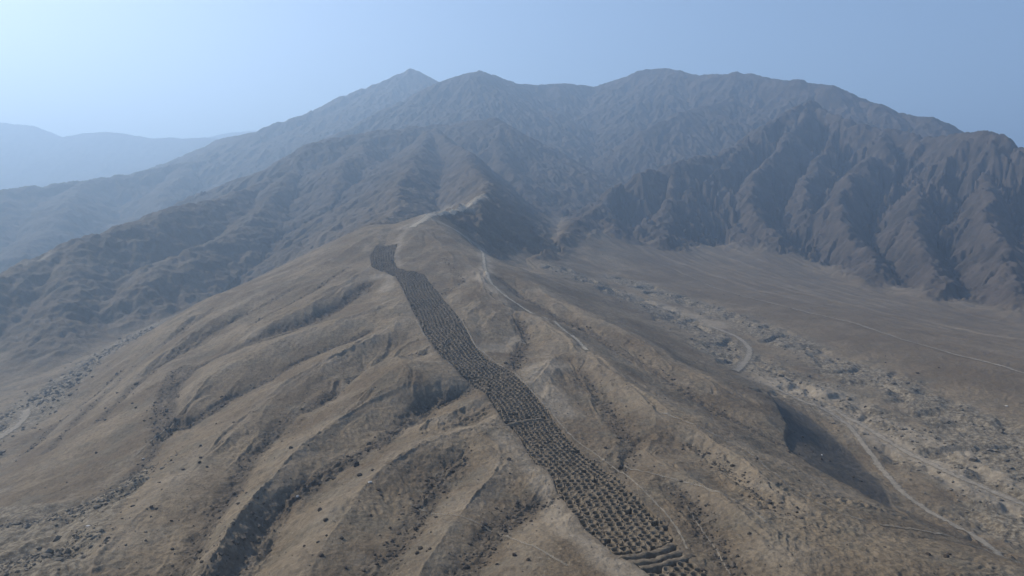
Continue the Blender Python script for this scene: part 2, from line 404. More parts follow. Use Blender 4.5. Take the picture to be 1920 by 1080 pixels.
# --- erosion: mountains get deep ribs, the hill and the fan shallow ones
CUT = np.zeros(X.shape, F32)
rr = np.hypot(X, Y)
fade_m = MT * np.clip(DROP / np.where(WHICH == 0, 60, 120), 0, 1)
hill_m = (1 - MT) * sstep(90, 200, rr) * (1 - sstep(1500, 2500, rr))
for wl, am, ah, seed in ((230, 30, 0, 21), (110, 20, 0.0, 22), (52, 16, 1.1, 23), (25, 11, .5, 24), (12, 5, .10, 25)):
    gx, gy = gradient(blur(H, 3))
    sl = np.hypot(gx, gy)
    g = gully(gx, gy, wl, seed, True)
    wide = np.clip(rr / (wl * 14.0), 0, 1) if wl > 60 else 1
    amp = am * fade_m * np.clip(sl / .5, 0, 1.1) * wide * np.array([1.3, .38, .35, .5])[WHICH] + ah * hill_m * np.clip(sl / .16, 0, 1.3)
    H = H - amp * (1 - g)
    CUT += amp * (1 - g) / (am + 3)
print('eroded')

# --- small relief
wash_lines = [np.array([PZ(*p) for p in WASH_L]), np.array([PZ(*p) for p in WASH_R]), np.array([PZ(*p) for p in WASH_RB])]
def line_dist(pts, x=X, y=Y):
    d = np.full(x.shape, 1e9, F32)
    for a, b in zip(pts[:-1], pts[1:]):
        e = b[:2] - a[:2]
        t = np.clip(((x - a[0]) * e[0] + (y - a[1]) * e[1]) / float(e @ e), 0, 1)
        d = np.minimum(d, np.hypot(x - (a[0] + t * e[0]), y - (a[1] + t * e[1])))
    return d
FINE = {}
def fine_mask(rmin, rmax):
    return np.nonzero((np.exp(RHO) > rmin) & (np.exp(RHO) < rmax))[0]
rows = fine_mask(60, 1700); sl_ = slice(rows[0], rows[-1] + 1)
XS, YS = X[sl_], Y[sl_]
wobble = 14 * fbm(XS / 60, YS / 60, 2, 71)
dl = line_dist(wash_lines[0], XS, YS) + wobble
dr = np.minimum(line_dist(wash_lines[1], XS, YS), line_dist(wash_lines[2], XS, YS)) + wobble
WASH = np.zeros(X.shape, F32)
WASH[sl_] = np.maximum(1 - sstep(14, 34, dl), 1 - sstep(11, 30, dr)) * (1 - MT[sl_])
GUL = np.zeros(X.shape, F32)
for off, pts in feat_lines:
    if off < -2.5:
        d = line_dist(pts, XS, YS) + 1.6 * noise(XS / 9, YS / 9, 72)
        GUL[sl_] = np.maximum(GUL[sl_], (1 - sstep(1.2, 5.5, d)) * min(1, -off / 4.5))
def in_poly(px):
    p = [np.array(ground_hit(u, v)) for u, v in px]
    c = np.zeros(XS.shape, bool)
    for a, b in zip(p, p[1:] + p[:1]):
        c ^= ((a[1] > YS) != (b[1] > YS)) & (XS < (b[0] - a[0]) * (YS - a[1]) / (b[1] - a[1] + 1e-9) + a[0])
    return c
def ground_hit(u, v):
    x, t = ray(u, v)
    D = np.exp(np.linspace(math.log(85), math.log(1600), 700))
    ci = np.interp(np.log(np.hypot(x * D, D)), RHO, np.arange(NR)); cj = np.interp(math.atan2(x, 1), TH, np.arange(NT))
    gap = t * D - H[ci.astype(int), int(cj)]
    d = D[int(np.argmax(gap < 0))]
    return x * d, d
# shallow runnels combing the fan on its way down from the mountains
fe = np.array([PD(*p) for p in FAN_EDGE])
fan_x = np.interp(Y, fe[::-1, 1] if fe[0, 1] > fe[-1, 1] else fe[:, 1], fe[::-1, 0] if fe[0, 1] > fe[-1, 1] else fe[:, 0])
FAN_M = sstep(0, 60, X - fan_x) * (1 - MT) * sstep(300, 420, Y) * (1 - sstep(1300, 1500, Y))
fu, fw = X * .963 + Y * .268, -X * .268 + Y * .963
RUN = noise(fu / 17 + .6 * noise(X / 120, Y / 120, 95), fw / 260, 96) + .6 * noise(fu / 8, fw / 150, 97)
def soft(mask, n):
    return blur(mask.astype(F32), n)
SCARP_DARK = np.zeros(X.shape, F32)  # mask of the lens on the scarp face that is coloured darker
SCARP_DARK[sl_] = soft(in_poly([(1440, 733), (1462, 770), (1478, 796), (1472, 818), (1484, 847), (1520, 870), (1560, 892), (1620, 927), (1702, 967),
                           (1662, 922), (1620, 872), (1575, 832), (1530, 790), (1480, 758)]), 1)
sd_top = line_dist(np.array([ground_hit(u, v) for u, v, _ in SCARP_TOP[:8]]), XS, YS); sd_foot = line_dist(np.array([ground_hit(u, v) for u, v, _ in SCARP_FOOT[:5]]), XS, YS)
SC_CUT = np.zeros(X.shape, F32)
SC_CUT[sl_] = SCARP_DARK[sl_] * 1.8 * np.clip(sd_foot / (sd_foot + sd_top + .1), 0, 1)
PALE = np.zeros(X.shape, F32)
def pale_line(px, w, k):
    pts = np.array([ground_hit(u, v) for u, v in px])
    d = line_dist(pts, XS, YS) + w * .45 * noise(XS / (w * 2), YS / (w * 2), 81)
    PALE[sl_] = np.maximum(PALE[sl_], k * (1 - sstep(w * .25, w, d)))
for off, pts in feat_lines:
    if off > 1:
        d = line_dist(pts, XS, YS) + 4 * noise(XS / 14, YS / 14, 82)
        PALE[sl_] = np.maximum(PALE[sl_], .3 * (1 - sstep(1, 9, d)))  # crests paler: worn gravel, plus some sunlit tone painted into the colour
for px, w, k in (([(1030, 905), (1046, 945), (1075, 975), (1110, 1012), (1150, 1048), (1185, 1070)], 7, .9),
                 ([(1000, 880), (975, 850), (945, 820)], 7, .6),
                 ([(905, 372), (870, 388), (835, 398), (800, 410), (772, 424)], 14, 1.0),
                 ([(772, 424), (752, 445), (738, 475), (745, 500)], 6, .7),
                 ([(800, 410), (850, 430), (905, 470), (912, 500), (905, 520), (930, 550)], 9, .9),
                 ([(880, 665), (930, 655), (960, 640)], 10, .7),
                 ([(1050, 770), (1000, 715), (1030, 680)], 12, .8),
                 ([(1450, 722), (1500, 735), (1570, 742)], 22, 1.0),
                 ([(1540, 760), (1600, 795), (1660, 826), (1720, 860), (1800, 902), (1930, 962)], 9, .8),
                 ([(1600, 775), (1680, 800), (1740, 835), (1800, 850), (1880, 900), (1930, 920)], 6, .7),
                 ([(1180, 552), (1240, 575), (1300, 590), (1340, 612)], 14, .7),
                 ([(50, 499), (75, 488), (100, 477)], 9, .8),
                 ([(700, 520), (735, 520), (720, 545)], 7, .8)):
    pale_line(px, w, k)
PALE = np.maximum(PALE, FAN_M * .32 * sstep(.15, .7, RUN)).astype(F32)
H = H + FAN_M * RUN * 1.1 - SC_CUT
small = fbm(X / 38, Y / 38, 3, 31) * .7 + fbm(X / 7, Y / 7, 3, 35) * .13
chan = np.abs(fbm(X / 55, Y / 55, 3, 47, .5))
rough = np.abs(fbm(X / 9, Y / 9, 4, 41, .6)) * .75 - .35 + sstep(.0, .3, chan) * 2.6 - 1.9
ROAD_PX = [([(1330, 612), (1362, 624), (1390, 636), (1406, 652), (1404, 670), (1390, 688), (1376, 697)], 4),
           ([(1452, 728), (1500, 752), (1545, 768), (1585, 792), (1612, 822), (1640, 862), (1675, 905), (1700, 932), (1745, 962), (1800, 992), (1860, 1025), (1935, 1066)], 2.4),
           ([(1560, 766), (1590, 785), (1630, 805), (1670, 832), (1715, 856), (1765, 882), (1815, 905), (1865, 922), (1935, 955)], 2.4),
           ([(-30, 838), (5, 818), (35, 797), (50, 780), (48, 768)], 5)]
ROADS = [(np.array([ground_hit(u, v) for u, v in px]), w) for px, w in ROAD_PX]
ROADM = np.zeros(X.shape, F32)
for P, w in ROADS:
    ROADM[sl_] = np.maximum(ROADM[sl_], 1 - sstep(w, w * 2.2, line_dist(P, XS, YS)))
OUTWASH = soft(in_poly([(-40, 955), (30, 948), (110, 945), (190, 925), (260, 890), (285, 868), (275, 900), (230, 950), (190, 1000), (165, 1050), (170, 1100), (-60, 1100)]), 6)
WASH[sl_] = np.maximum(WASH[sl_], OUTWASH * .9)
rough = rough * (1 - ROADM)
grit = fbm(X / 2.6, Y / 2.6, 3, 61, .6) * .20 * (1 - sstep(350, 800, rr)) * (1 + .6 * noise(X / 45, Y / 45, 66))
H = H + small * (1 - MT) * sstep(40, 120, rr) + rough * WASH + grit + (np.abs(fbm(X / 4.5, Y / 4.5, 3, 45, .6)) * 1.0 - .9) * GUL
H = H + MT * ((.5 - np.abs(fbm(X / 75, Y / 75, 5, 51, .58))) * np.where(WHICH == 0, 15, 9) + fbm(X / 14, Y / 14, 3, 55) * 1.5)
H = np.clip(H, -190, None).astype(F32)
OUT_ = np.clip((rr - 2500) / 3000, 0, 1) * (1 - MT)
H = (H * (1 - OUT_) + np.clip(H, -120, 40) * OUT_).astype(F32)

H0 = H.copy()                                               # the land before the band of pits is dug
def frac(x, y):
    th = np.arctan2(x, y)
    ci = np.interp(np.log(np.hypot(x, y)), RHO, np.arange(NR)); cj = np.interp(th, TH, np.arange(NT))
    return ci, cj
def height(x, y, h=None):
    h = H0 if h is None else h
    ci, cj = frac(np.asarray(x, float), np.asarray(y, float))
    i, j = np.clip(ci.astype(int), 0, NR - 2), np.clip(cj.astype(int), 0, NT - 2)
    a, b = ci - i, cj - j
    return (h[i, j] * (1 - a) + h[i + 1, j] * a) * (1 - b) + (h[i, j + 1] * (1 - a) + h[i + 1, j + 1] * a) * b
def spot(u, v, d0=85, d1=2600):
    """the place on the land that a photo pixel shows"""
    x, t = ray(u, v)
    D = np.exp(np.linspace(math.log(d0), math.log(d1), 900))
    gap = t * D - height(x * D, D)
    i = int(np.argmax(gap < 0))
    if i == 0:
        i = int(np.argmin(gap))
        return (x * D[i], D[i], float(height(x * D[i], D[i])))
    k = gap[i - 1] / (gap[i - 1] - gap[i])
    d = D[i - 1] + (D[i] - D[i - 1]) * k
    return (x * d, d, float(height(x * d, d)))
EDGE_L = np.array([spot(u, v) for u, v in BAND_L]); EDGE_R = np.array([spot(u, v) for u, v in BAND_R])
def edges(y):
    def side(E):
        o = np.argsort(E[:, 1])
        return np.interp(y, E[o, 1], E[o, 0])
    return side(EDGE_L), side(EDGE_R)
BAND_Y0, BAND_Y1 = max(EDGE_L[:, 1].min(), EDGE_R[:, 1].min()), min(EDGE_L[:, 1].max(), EDGE_R[:, 1].max())
print('band', BAND_Y0, BAND_Y1, [round(float(b - a), 1) for y in np.linspace(BAND_Y0, BAND_Y1, 20) for a, b in [edges(y)]])
el, er = edges(Y)
inside = np.minimum(np.minimum(X - el, er - X), np.minimum(Y - BAND_Y0, BAND_Y1 - Y))
BAND = sstep(-3.0, 1.0, inside + 1.6 * noise(X / 4, Y / 4, 88)) * (rr < 900)
H = (H - 1.5 * sstep(.3, 1.2, inside) * (rr < 900)).astype(F32)

# ------------------------------------------------------------------ meshes of the land
def nd(nt, t, **kw):
    n = nt.nodes.new(t)
    for k, v in kw.items():
        setattr(n, k, v)
    return n
def lin(r, g, b):
    f = lambda c: ((c / 255 + .055) / 1.055) ** 2.4 if c > 10 else c / 255 / 12.92
    return (f(r), f(g), f(b), 1)
def earth_material():
    m = bpy.data.materials.new('dry_earth')
    m.use_nodes = True
    nt = m.node_tree
    L = nt.links.new
    bs = nt.nodes['Principled BSDF']
    bs.inputs['Roughness'].default_value = .95
    bs.inputs['Specular IOR Level'].default_value = .1
    tc = nd(nt, 'ShaderNodeTexCoord').outputs['Object']
    def nz(scale, det, rough=.55, vec=tc):
        n = nd(nt, 'ShaderNodeTexNoise')
        n.inputs['Scale'].default_value, n.inputs['Detail'].default_value, n.inputs['Roughness'].default_value = scale, det, rough
        L(vec, n.inputs['Vector'])
        return n.outputs['Fac']
    def ramp(fac, lo, hi):
        n = nd(nt, 'ShaderNodeMapRange', interpolation_type='SMOOTHSTEP')
        n.inputs['From Min'].default_value, n.inputs['From Max'].default_value = lo, hi
        L(fac, n.inputs['Value'])
        return n.outputs['Result']
    def mix(f, a, b):
        n = nd(nt, 'ShaderNodeMix', data_type='RGBA')
        for s, v in ((n.inputs['Factor'], f), (n.inputs['A'], a), (n.inputs['B'], b)):
            if isinstance(v, (tuple, float)): s.default_value = v
            else: L(v, s)
        return n.outputs['Result']
    def math_(op, a, b):
        n = nd(nt, 'ShaderNodeMath', operation=op)
        for s, v in zip(n.inputs, (a, b)):
            if isinstance(v, (int, float)): s.default_value = v
            else: L(v, s)
        return n.outputs[0]
    def attr(name):
        return nd(nt, 'ShaderNodeAttribute', attribute_name=name).outputs['Fac']
    tan, brown, grey, dark = (.225, .176, .118, 1), (.14, .105, .069, 1), (.148, .127, .093, 1), (.062, .052, .046, 1)
    c = mix(ramp(nz(.016, 7, .62), .40, .60), brown, tan)
    c = mix(math_('MULTIPLY', ramp(nz(.07, 6, .65), .48, .62), .7), c, grey)
    c = mix(math_('MULTIPLY', ramp(nz(.22, 6, .75), .5, .66), .6), c, (.085, .068, .05, 1))
    c = mix(math_('MULTIPLY', ramp(nz(.04, 7, .65), .52, .68), .55), c, (.27, .222, .162, 1))
    c = mix(math_('MULTIPLY', ramp(nz(1.1, 5, .8), .5, .68), .5), c, (.075, .062, .05, 1))
    c = mix(math_('MULTIPLY', ramp(nz(1.7, 4, .8), .58, .7), .5), c, (.30, .26, .205, 1))
    c = mix(math_('MULTIPLY', ramp(nz(.5, 6, .8), .47, .60), .5), c, (.07, .055, .04, 1))
    c = mix(math_('MULTIPLY', ramp(nz(.75, 5, .8), .55, .66), .5), c, (.30, .245, .175, 1))
    c = mix(math_('MULTIPLY', attr('dull'), .55), c, (.115, .087, .058, 1))
    rock = mix(ramp(nz(.02, 6, .65), .35, .65), (.027, .024, .023, 1), (.068, .055, .048, 1))
    c = mix(math_('MULTIPLY', attr('mountain'), .85), c, rock)
    stones = mix(ramp(nz(.45, 5, .75), .42, .62), (.105, .088, .066, 1), (.28, .24, .18, 1))
    c = mix(math_('MULTIPLY', attr('wash'), .85), c, stones)
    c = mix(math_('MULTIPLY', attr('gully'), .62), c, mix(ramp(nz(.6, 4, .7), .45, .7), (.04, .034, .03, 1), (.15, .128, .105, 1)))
    c = mix(math_('MULTIPLY', attr('pale'), .75), c, mix(ramp(nz(.3, 4, .6), .35, .65), (.24, .20, .15, 1), (.33, .28, .215, 1)))
    c = mix(math_('MULTIPLY', attr('scarp'), .85), c, mix(ramp(nz(.5, 4, .7), .4, .65), (.06, .055, .048, 1), (.105, .094, .08, 1)))
    c = mix(math_('MULTIPLY', attr('pits'), .8), c, (.135, .108, .078, 1))
    L(c, bs.inputs['Base Color'])
    bp = nd(nt, 'ShaderNodeBump')
    bp.inputs['Strength'].default_value, bp.inputs['Distance'].default_value = .8, .8
    L(nz(.8, 6, .7), bp.inputs['Height'])
    L(bp.outputs[0], bs.inputs['Normal'])
    return m
EARTH = earth_material()

def add(name, me, **props):
    o = bpy.data.objects.new(name, me)
    COL.objects.link(o)
    for k, v in props.items():
        o[k] = v
    return o
gx, gy = gradient(H)
NRM = np.stack([-gx, -gy, np.ones_like(gx)], -1).reshape(-1, 3)
NRM /= np.linalg.norm(NRM, axis=1)[:, None]
CO = np.stack([X, Y, H + F32(CAM_Z)], -1).reshape(-1, 3)
rb = np.array([PZ(*p) for p in WASH_RB]); rb = rb[np.argsort(rb[:, 1])]
DULL = (sstep(10, 60, X - np.interp(Y, rb[:, 1], rb[:, 0])) * sstep(180, 300, Y) * (1 - MT) * (rr < 1700)).astype(F32)
ATT = {'dull': DULL.ravel(), 'mountain': (MT * np.where(WHICH == 2, .5 + .45 * sstep(900, 1500, rr), 1)).ravel(), 'scarp': SCARP_DARK.ravel(), 'pale': PALE.ravel(), 'pits': BAND.ravel(), 'wash': WASH.ravel(), 'gully': GUL.ravel()}
ii, jj = np.meshgrid(np.arange(NR - 1), np.arange(NT), indexing='ij')
j2 = (jj + 1) % NT
QUADS = np.stack([ii * NT + jj, (ii + 1) * NT + jj, (ii + 1) * NT + j2, ii * NT + j2], -1)[..., ::-1].reshape(-1, 4)
# which piece of land a face belongs to
zone = np.full((NR, NT), 0, np.int8)                        # 0 ground
zone[WASH > .5] = 1                                          # dry riverbed
zone[MT > .5] = 2 + WHICH[MT > .5]
FZ = zone[:-1].ravel()
def land(name, sel):
    q = QUADS[sel]
    used, inv = np.unique(q, return_inverse=True)
    me = bpy.data.meshes.new(name)
    nf = len(q)
    me.vertices.add(len(used)); me.loops.add(nf * 4); me.polygons.add(nf)
    me.vertices.foreach_set('co', CO[used].astype(F32).ravel())
    me.loops.foreach_set('vertex_index', inv.astype(np.int32).ravel())
    me.polygons.foreach_set('loop_start', np.arange(0, nf * 4, 4, dtype=np.int32))
    me.polygons.foreach_set('loop_total', np.full(nf, 4, np.int32))
    me.polygons.foreach_set('use_smooth', np.ones(nf, bool))
    for k, v in ATT.items():
        me.attributes.new(k, 'FLOAT', 'POINT').data.foreach_set('value', v[used].astype(F32))
    me.update(calc_edges=True)
    me.normals_split_custom_set_from_vertices(NRM[used])
    me.materials.append(EARTH)
    return add(name, me, kind='structure')
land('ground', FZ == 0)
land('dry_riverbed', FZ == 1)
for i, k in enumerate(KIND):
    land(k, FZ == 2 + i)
print('land built')


# ------------------------------------------------------------------ things
rng = np.random.default_rng(5)
random.seed(5)
def simple_mat(name, c0, c1, scale, bump=.4, rough=.95):
    m = bpy.data.materials.new(name)
    m.use_nodes = True
    nt = m.node_tree
    bs = nt.nodes['Principled BSDF']
    bs.inputs['Roughness'].default_value = rough
    bs.inputs['Specular IOR Level'].default_value = .15
    geo = nd(nt, 'ShaderNodeNewGeometry')
    n = nd(nt, 'ShaderNodeTexNoise')
    n.inputs['Scale'].default_value, n.inputs['Detail'].default_value, n.inputs['Roughness'].default_value = scale, 5, .65
    nt.links.new(geo.outputs['Position'], n.inputs['Vector'])
    r = nd(nt, 'ShaderNodeMapRange', interpolation_type='SMOOTHSTEP')
    r.inputs['From Min'].default_value, r.inputs['From Max'].default_value = .36, .66
    nt.links.new(n.outputs['Fac'], r.inputs['Value'])
    x = nd(nt, 'ShaderNodeMix', data_type='RGBA')
    x.inputs['A'].default_value, x.inputs['B'].default_value = (*c0, 1), (*c1, 1)
    nt.links.new(r.outputs[0], x.inputs['Factor'])
    nt.links.new(x.outputs['Result'], bs.inputs['Base Color'])
    b = nd(nt, 'ShaderNodeBump')
    b.inputs['Strength'].default_value, b.inputs['Distance'].default_value = bump, .15
    nt.links.new(n.outputs['Fac'], b.inputs['Height'])
    nt.links.new(b.outputs[0], bs.inputs['Normal'])
    return m, bs
PIT_M = simple_mat('pit_earth', (.095, .076, .055), (.19, .152, .107), .8)[0]
ROCK_DARK = simple_mat('varnished_rock', (.035, .028, .023), (.085, .068, .055), 1.3)[0]
ROCK_BROWN = simple_mat('brown_rock', (.055, .045, .036), (.13, .108, .085), .9)[0]
ROCK_GREY = simple_mat('grey_rock', (.10, .087, .07), (.20, .173, .138), .8)[0]
ROCK_PALE = simple_mat('pale_rock', (.36, .335, .30), (.52, .49, .45), 1.5)[0]
BANK_M = simple_mat('bank_earth', (.13, .105, .077), (.21, .172, .125), .8)[0]

def mesh_np(name, V, F, mat, smooth=True):
    F = np.asarray(F)
    k = F.shape[1]
    me = bpy.data.meshes.new(name)
    me.vertices.add(len(V)); me.loops.add(len(F) * k); me.polygons.add(len(F))
    me.vertices.foreach_set('co', np.asarray(V, F32).ravel())
    me.loops.foreach_set('vertex_index', F.astype(np.int32).ravel())
    me.polygons.foreach_set('loop_start', np.arange(0, len(F) * k, k, dtype=np.int32))
    me.polygons.foreach_set('loop_total', np.full(len(F), k, np.int32))
    me.polygons.foreach_set('use_smooth', np.full(len(F), smooth))
    me.update(calc_edges=True)
    me.materials.append(mat)
    return me

# --- the band of pits
RING = [(.15, -1.1), (.42, -1.05), (.64, -.75), (.80, -.2), (.90, .03), (1.04, .04), (1.12, -.12), (1.18, -1.3)]
NS = 14
def pit_geo(cx, cy, hx, hy, deep, rim, rot):
    a = np.arange(NS) / NS * 2 * math.pi
    V, ca, sa = [], np.cos(a), np.sin(a)
    for k, (r, z) in enumerate(RING):
        sq = np.clip((r - .55) / .45, 0, 1) * .24              # round inside, squarer at the shared rim
        n = 1 + sq * (1 / np.maximum(np.abs(ca), np.abs(sa)) - 1) * 1.6
        jit = 1 + rng.normal(0, .035, NS)
        lx, ly = r * hx * ca * n * jit, r * hy * sa * n * jit
        c, s = math.cos(rot), math.sin(rot)
        x, y = cx + lx * c - ly * s, cy + lx * s + ly * c
        zz = z * (deep if z < 0 and r < .8 else rim if z > 0 else 1) + (rng.normal(0, .05, NS) if r < 1.1 else 0)
        V.append(np.stack([x, y, height(x, y) + zz], 1))
    V = np.concatenate(V)
    F = []
    for k in range(len(RING) - 1):
        for i in range(NS):
            j = (i + 1) % NS
            F.append((k * NS + i, k * NS + j, (k + 1) * NS + j, (k + 1) * NS + i))
    q = [(i, (i + 1) % NS, (i + 2) % NS, (i + 3) % NS) for i in ()]
    F = [tuple(reversed(f)) for f in F]
    V = np.concatenate([V, V[:NS].mean(0, keepdims=True) - np.array([[0, 0, .05]])])
    c = len(V) - 1
    T = [(c, i, (i + 1) % NS, (i + 1) % NS) for i in range(NS)]
    return V, F, T
PITS = []
y = BAND_Y0 + 1.2
row = 0
BANKS_PX = [[(1150, 1044), (1185, 1043), (1225, 1036), (1268, 1020)], [(1172, 1054), (1212, 1053), (1250, 1043), (1284, 1030)],
            [(1192, 1064), (1232, 1061), (1270, 1050), (1304, 1039)]]
BANKS = [np.array([spot(u, v) for u, v in px]) for px in BANKS_PX]
CROSS = np.array([spot(u, v) for u, v in [(940, 798), (985, 788), (1012, 785), (1042, 790)]])
def near_line(x, y, P):
    return float(line_dist(P, np.array([x], F32), np.array([y], F32))[0])
cy = np.linspace(BAND_Y0, BAND_Y1, 400)
cl, cr_ = edges(cy)
mid = (cl + cr_) / 2
ker = np.hanning(61); ker /= ker.sum()
mid = np.convolve(np.pad(mid, 30, 'edge'), ker, 'valid')
while y < BAND_Y1 - 1:
    block = 0 if y < 212 else 1 if y < 300 else 2
    w = (2.05, 1.95, 2.2)[block]
    for k in range(-16, 17):
        px = float(np.interp(y, cy, mid)) + k * w + random.gauss(0, (.13, .12, .25)[block]) + .9 * math.sin(y / 13)
        py = y + (.05, .42, .12)[block] * k * w + random.gauss(0, (.15, .14, .3)[block]) + .3 * math.sin(k * .9 + row * .23)
        ll, r2 = [float(t) for t in edges(py)]
        if px < ll + random.uniform(-.3, .9) or px > r2 - random.uniform(-.3, .9):
            continue
        if min(near_line(px, py, B) for B in BANKS) < 1.9 or near_line(px, py, CROSS) < 1.2 or random.random() < .025:
            continue
        side = 'l' if px - ll < w else 'r' if r2 - px < w else 'm'
        PITS.append((px, py, w / 2 * random.uniform(.92, 1.06), (1.32, 1.3, 1.5)[block] * random.uniform(.92, 1.06), side))
    y += (2.62, 2.55, 2.95)[block]
    row += 1
PITS.sort(key=lambda p: p[1])
print('pits', len(PITS))
LABELS = {'l': ('earth pit on the outer left rim of the dark band of pits', 'pits along the left rim of the band'),
          'r': ('earth pit on the outer right rim of the dark band of pits', 'pits along the right rim of the band'),
          'm': ('earth pit inside the honeycomb of the near end of the band', 'pits in the near honeycomb of the band')}
bank_y = max(B[:, 1].max() for B in BANKS)
fv, ff, n0 = [], [], 0
for i, (px, py, hx, hy, side) in enumerate(PITS):
    deep = max(.2, random.gauss(1, .4)) * (1.0 if py < 330 else 1.15)
    rim = max(.3, random.gauss(1, .4))
    V, F, T = pit_geo(px, py, hx, hy, deep, rim, random.gauss(0, .12))
    if i < 300:
        o3 = np.array([px, py, float(height(px, py))])
        Vl = V - o3
        me = bpy.data.meshes.new('earth_pit')
        me.from_pydata([tuple(v + (0, 0, CAM_Z) - (0, 0, CAM_Z)) for v in Vl], [], F + [t[:3] for t in T])
        me.polygons.foreach_set('use_smooth', np.ones(len(me.polygons), bool))
        me.materials.append(PIT_M)
        lab, grp = LABELS[side]
        if side == 'm' and py < bank_y:
            lab, grp = 'shallow earth pit below the curved earth banks at the near end', 'pits below the curved earth banks'
        o = add('earth_pit', me, label=lab, category='pit', group=grp)
        o.location = (o3[0], o3[1], o3[2] + CAM_Z)
    else:
        fv.append(V + np.array([0, 0, CAM_Z])); ff.append(np.array([f for f in F] + T) + n0); n0 += len(V)
me = bpy.data.meshes.new('pit_field')
FV, FF = np.concatenate(fv), np.concatenate(ff)
me.from_pydata(FV.tolist(), [], [tuple(f) if f[2] != f[3] else tuple(f[:3]) for f in FF.tolist()])
me.polygons.foreach_set('use_smooth', np.ones(len(me.polygons), bool))
me.materials.append(PIT_M)
add('pit_field', me, kind='stuff', label='far rows of earth pits climbing the ridge in a dark band', category='pit')

# --- tubes of earth: banks between and across the pits
def resample_xy(P, step):
    P = np.asarray(P, float)
    seg = np.hypot(*np.diff(P[:, :2], axis=0).T)
    s = np.concatenate([[0], np.cumsum(seg)])
    n = max(3, int(s[-1] / step) + 1)
    t = np.linspace(0, s[-1], n)
    # rounded corners: average a piecewise-linear track over a short window
    k = step * 2
    f = lambda tt: np.stack([np.interp(tt, s, P[:, 0]), np.interp(tt, s, P[:, 1])], 1)
    return sum(f(np.clip(t + d * k, 0, s[-1])) for d in (-2, -1, 0, 1, 2)) / 5
def bank(P, w, h):
    C = resample_xy(P, .6)
    T = np.gradient(C, axis=0); T /= np.linalg.norm(T, axis=1)[:, None]
    Nn = np.stack([-T[:, 1], T[:, 0]], 1)
    prof = [(-1.5, -1.6), (-1, 0), (-.55, .7), (0, 1), (.55, .7), (1, 0), (1.5, -1.6)]
    V = []
    m = len(C)
    C = C + Nn * (.35 * noise(np.arange(m) / 4.0, np.full(m, h * 50), 93))[:, None]
    for i, (c, nn) in enumerate(zip(C, Nn)):
        e = min(1, (i + .3) / 3, (m - 1 - i + .3) / 3)
        for a, z in prof:
            x, y_ = c + nn * a * w * (1 + random.gauss(0, .08))
            wv = .75 + .35 * math.sin(i * .31 + len(C))
            V.append((x, y_, float(height(x, y_)) + (z * h * e * wv if z > 0 else z) + random.gauss(0, .05) + CAM_Z))
    k = len(prof)
    F = [(i * k + j, i * k + j + 1, (i + 1) * k + j + 1, (i + 1) * k + j) for i in range(m - 1) for j in range(k - 1)]
    return mesh_np('earth_bank', np.array(V), np.array(F)[:, ::-1], PIT_M)
for B, lab in zip(BANKS, ('curved earth bank nearest the honeycomb of pits, uppermost of three', 'curved earth bank between the other two below the honeycomb', 'curved earth bank closest to the viewer, lowest of three below the pits')):
    add('earth_bank', bank(B, .75, .32), label=lab, category='earth bank', group='curved earth banks at the near end of the band')
add('earth_bank', bank(CROSS, .8, .35), label='pale low earth bank crossing the band of pits between two blocks', category='earth bank')

# --- tracks and paths: thin worn strips lying on the ground
def track_mat(name, c0, c1, edge):
    m, bs = simple_mat(name, c0, c1, .5, .3)
    nt = m.node_tree
    uv = nd(nt, 'ShaderNodeAttribute', attribute_name='across')
    geo = nd(nt, 'ShaderNodeNewGeometry')
    n = nd(nt, 'ShaderNodeTexNoise')
    n.inputs['Scale'].default_value, n.inputs['Detail'].default_value = .45, 6
    nt.links.new(geo.outputs['Position'], n.inputs['Vector'])
    a = nd(nt, 'ShaderNodeMath', operation='ADD')
    nt.links.new(uv.outputs['Fac'], a.inputs[0]); nt.links.new(n.outputs['Fac'], a.inputs[1])
    r = nd(nt, 'ShaderNodeMapRange', interpolation_type='SMOOTHSTEP')
    r.inputs['From Min'].default_value, r.inputs['From Max'].default_value = .78, 1.28
    r.inputs['To Min'].default_value, r.inputs['To Max'].default_value = edge, 0
    nt.links.new(a.outputs[0], r.inputs['Value'])
    nt.links.new(r.outputs[0], bs.inputs['Alpha'])
    return m
PATH_M = track_mat('worn_path', (.22, .186, .14), (.31, .265, .205), .75)
ROAD_M = track_mat('dirt_road', (.215, .185, .145), (.30, .26, .205), .9)
FAINT_M = track_mat('faint_path', (.24, .205, .16), (.31, .27, .21), .55)
CREST_M = track_mat('pale_path', (.29, .25, .19), (.38, .33, .255), .95)
def track(name, px, w, mat):
    P = np.array([spot(u, v) for u, v in px])
    D = float(np.median(P[:, 1]))
    C = resample_xy(P, max(1.2, D / 160))
    T = np.gradient(C, axis=0); T /= np.linalg.norm(T, axis=1)[:, None] + 1e-9
    Nn = np.stack([-T[:, 1], T[:, 0]], 1)
    ac = np.array([-1, -.7, -.35, 0, .35, .7, 1.])
    wob = w * (1 + .25 * noise(np.arange(len(C)) / 5, np.zeros(len(C)), 91))
    XX = C[:, 0:1] + Nn[:, 0:1] * ac * wob[:, None]; YY = C[:, 1:2] + Nn[:, 1:2] * ac * wob[:, None]
    Z = height(XX, YY, H) + .05 + .0007 * np.hypot(XX, YY) + CAM_Z
    V = np.stack([XX, YY, Z], -1).reshape(-1, 3)
    k = len(ac)
    F = np.array([(i * k + j, i * k + j + 1, (i + 1) * k + j + 1, (i + 1) * k + j) for i in range(len(C) - 1) for j in range(k - 1)])
    me = mesh_np(name, V, F[:, ::-1], mat)
    me.attributes.new('across', 'FLOAT', 'POINT').data.foreach_set('value', np.tile(np.abs(ac), len(C)).astype(F32))
    return add(name, me, kind='structure')
for px, w in ROAD_PX:
    track('dirt_road', px, w, ROAD_M)
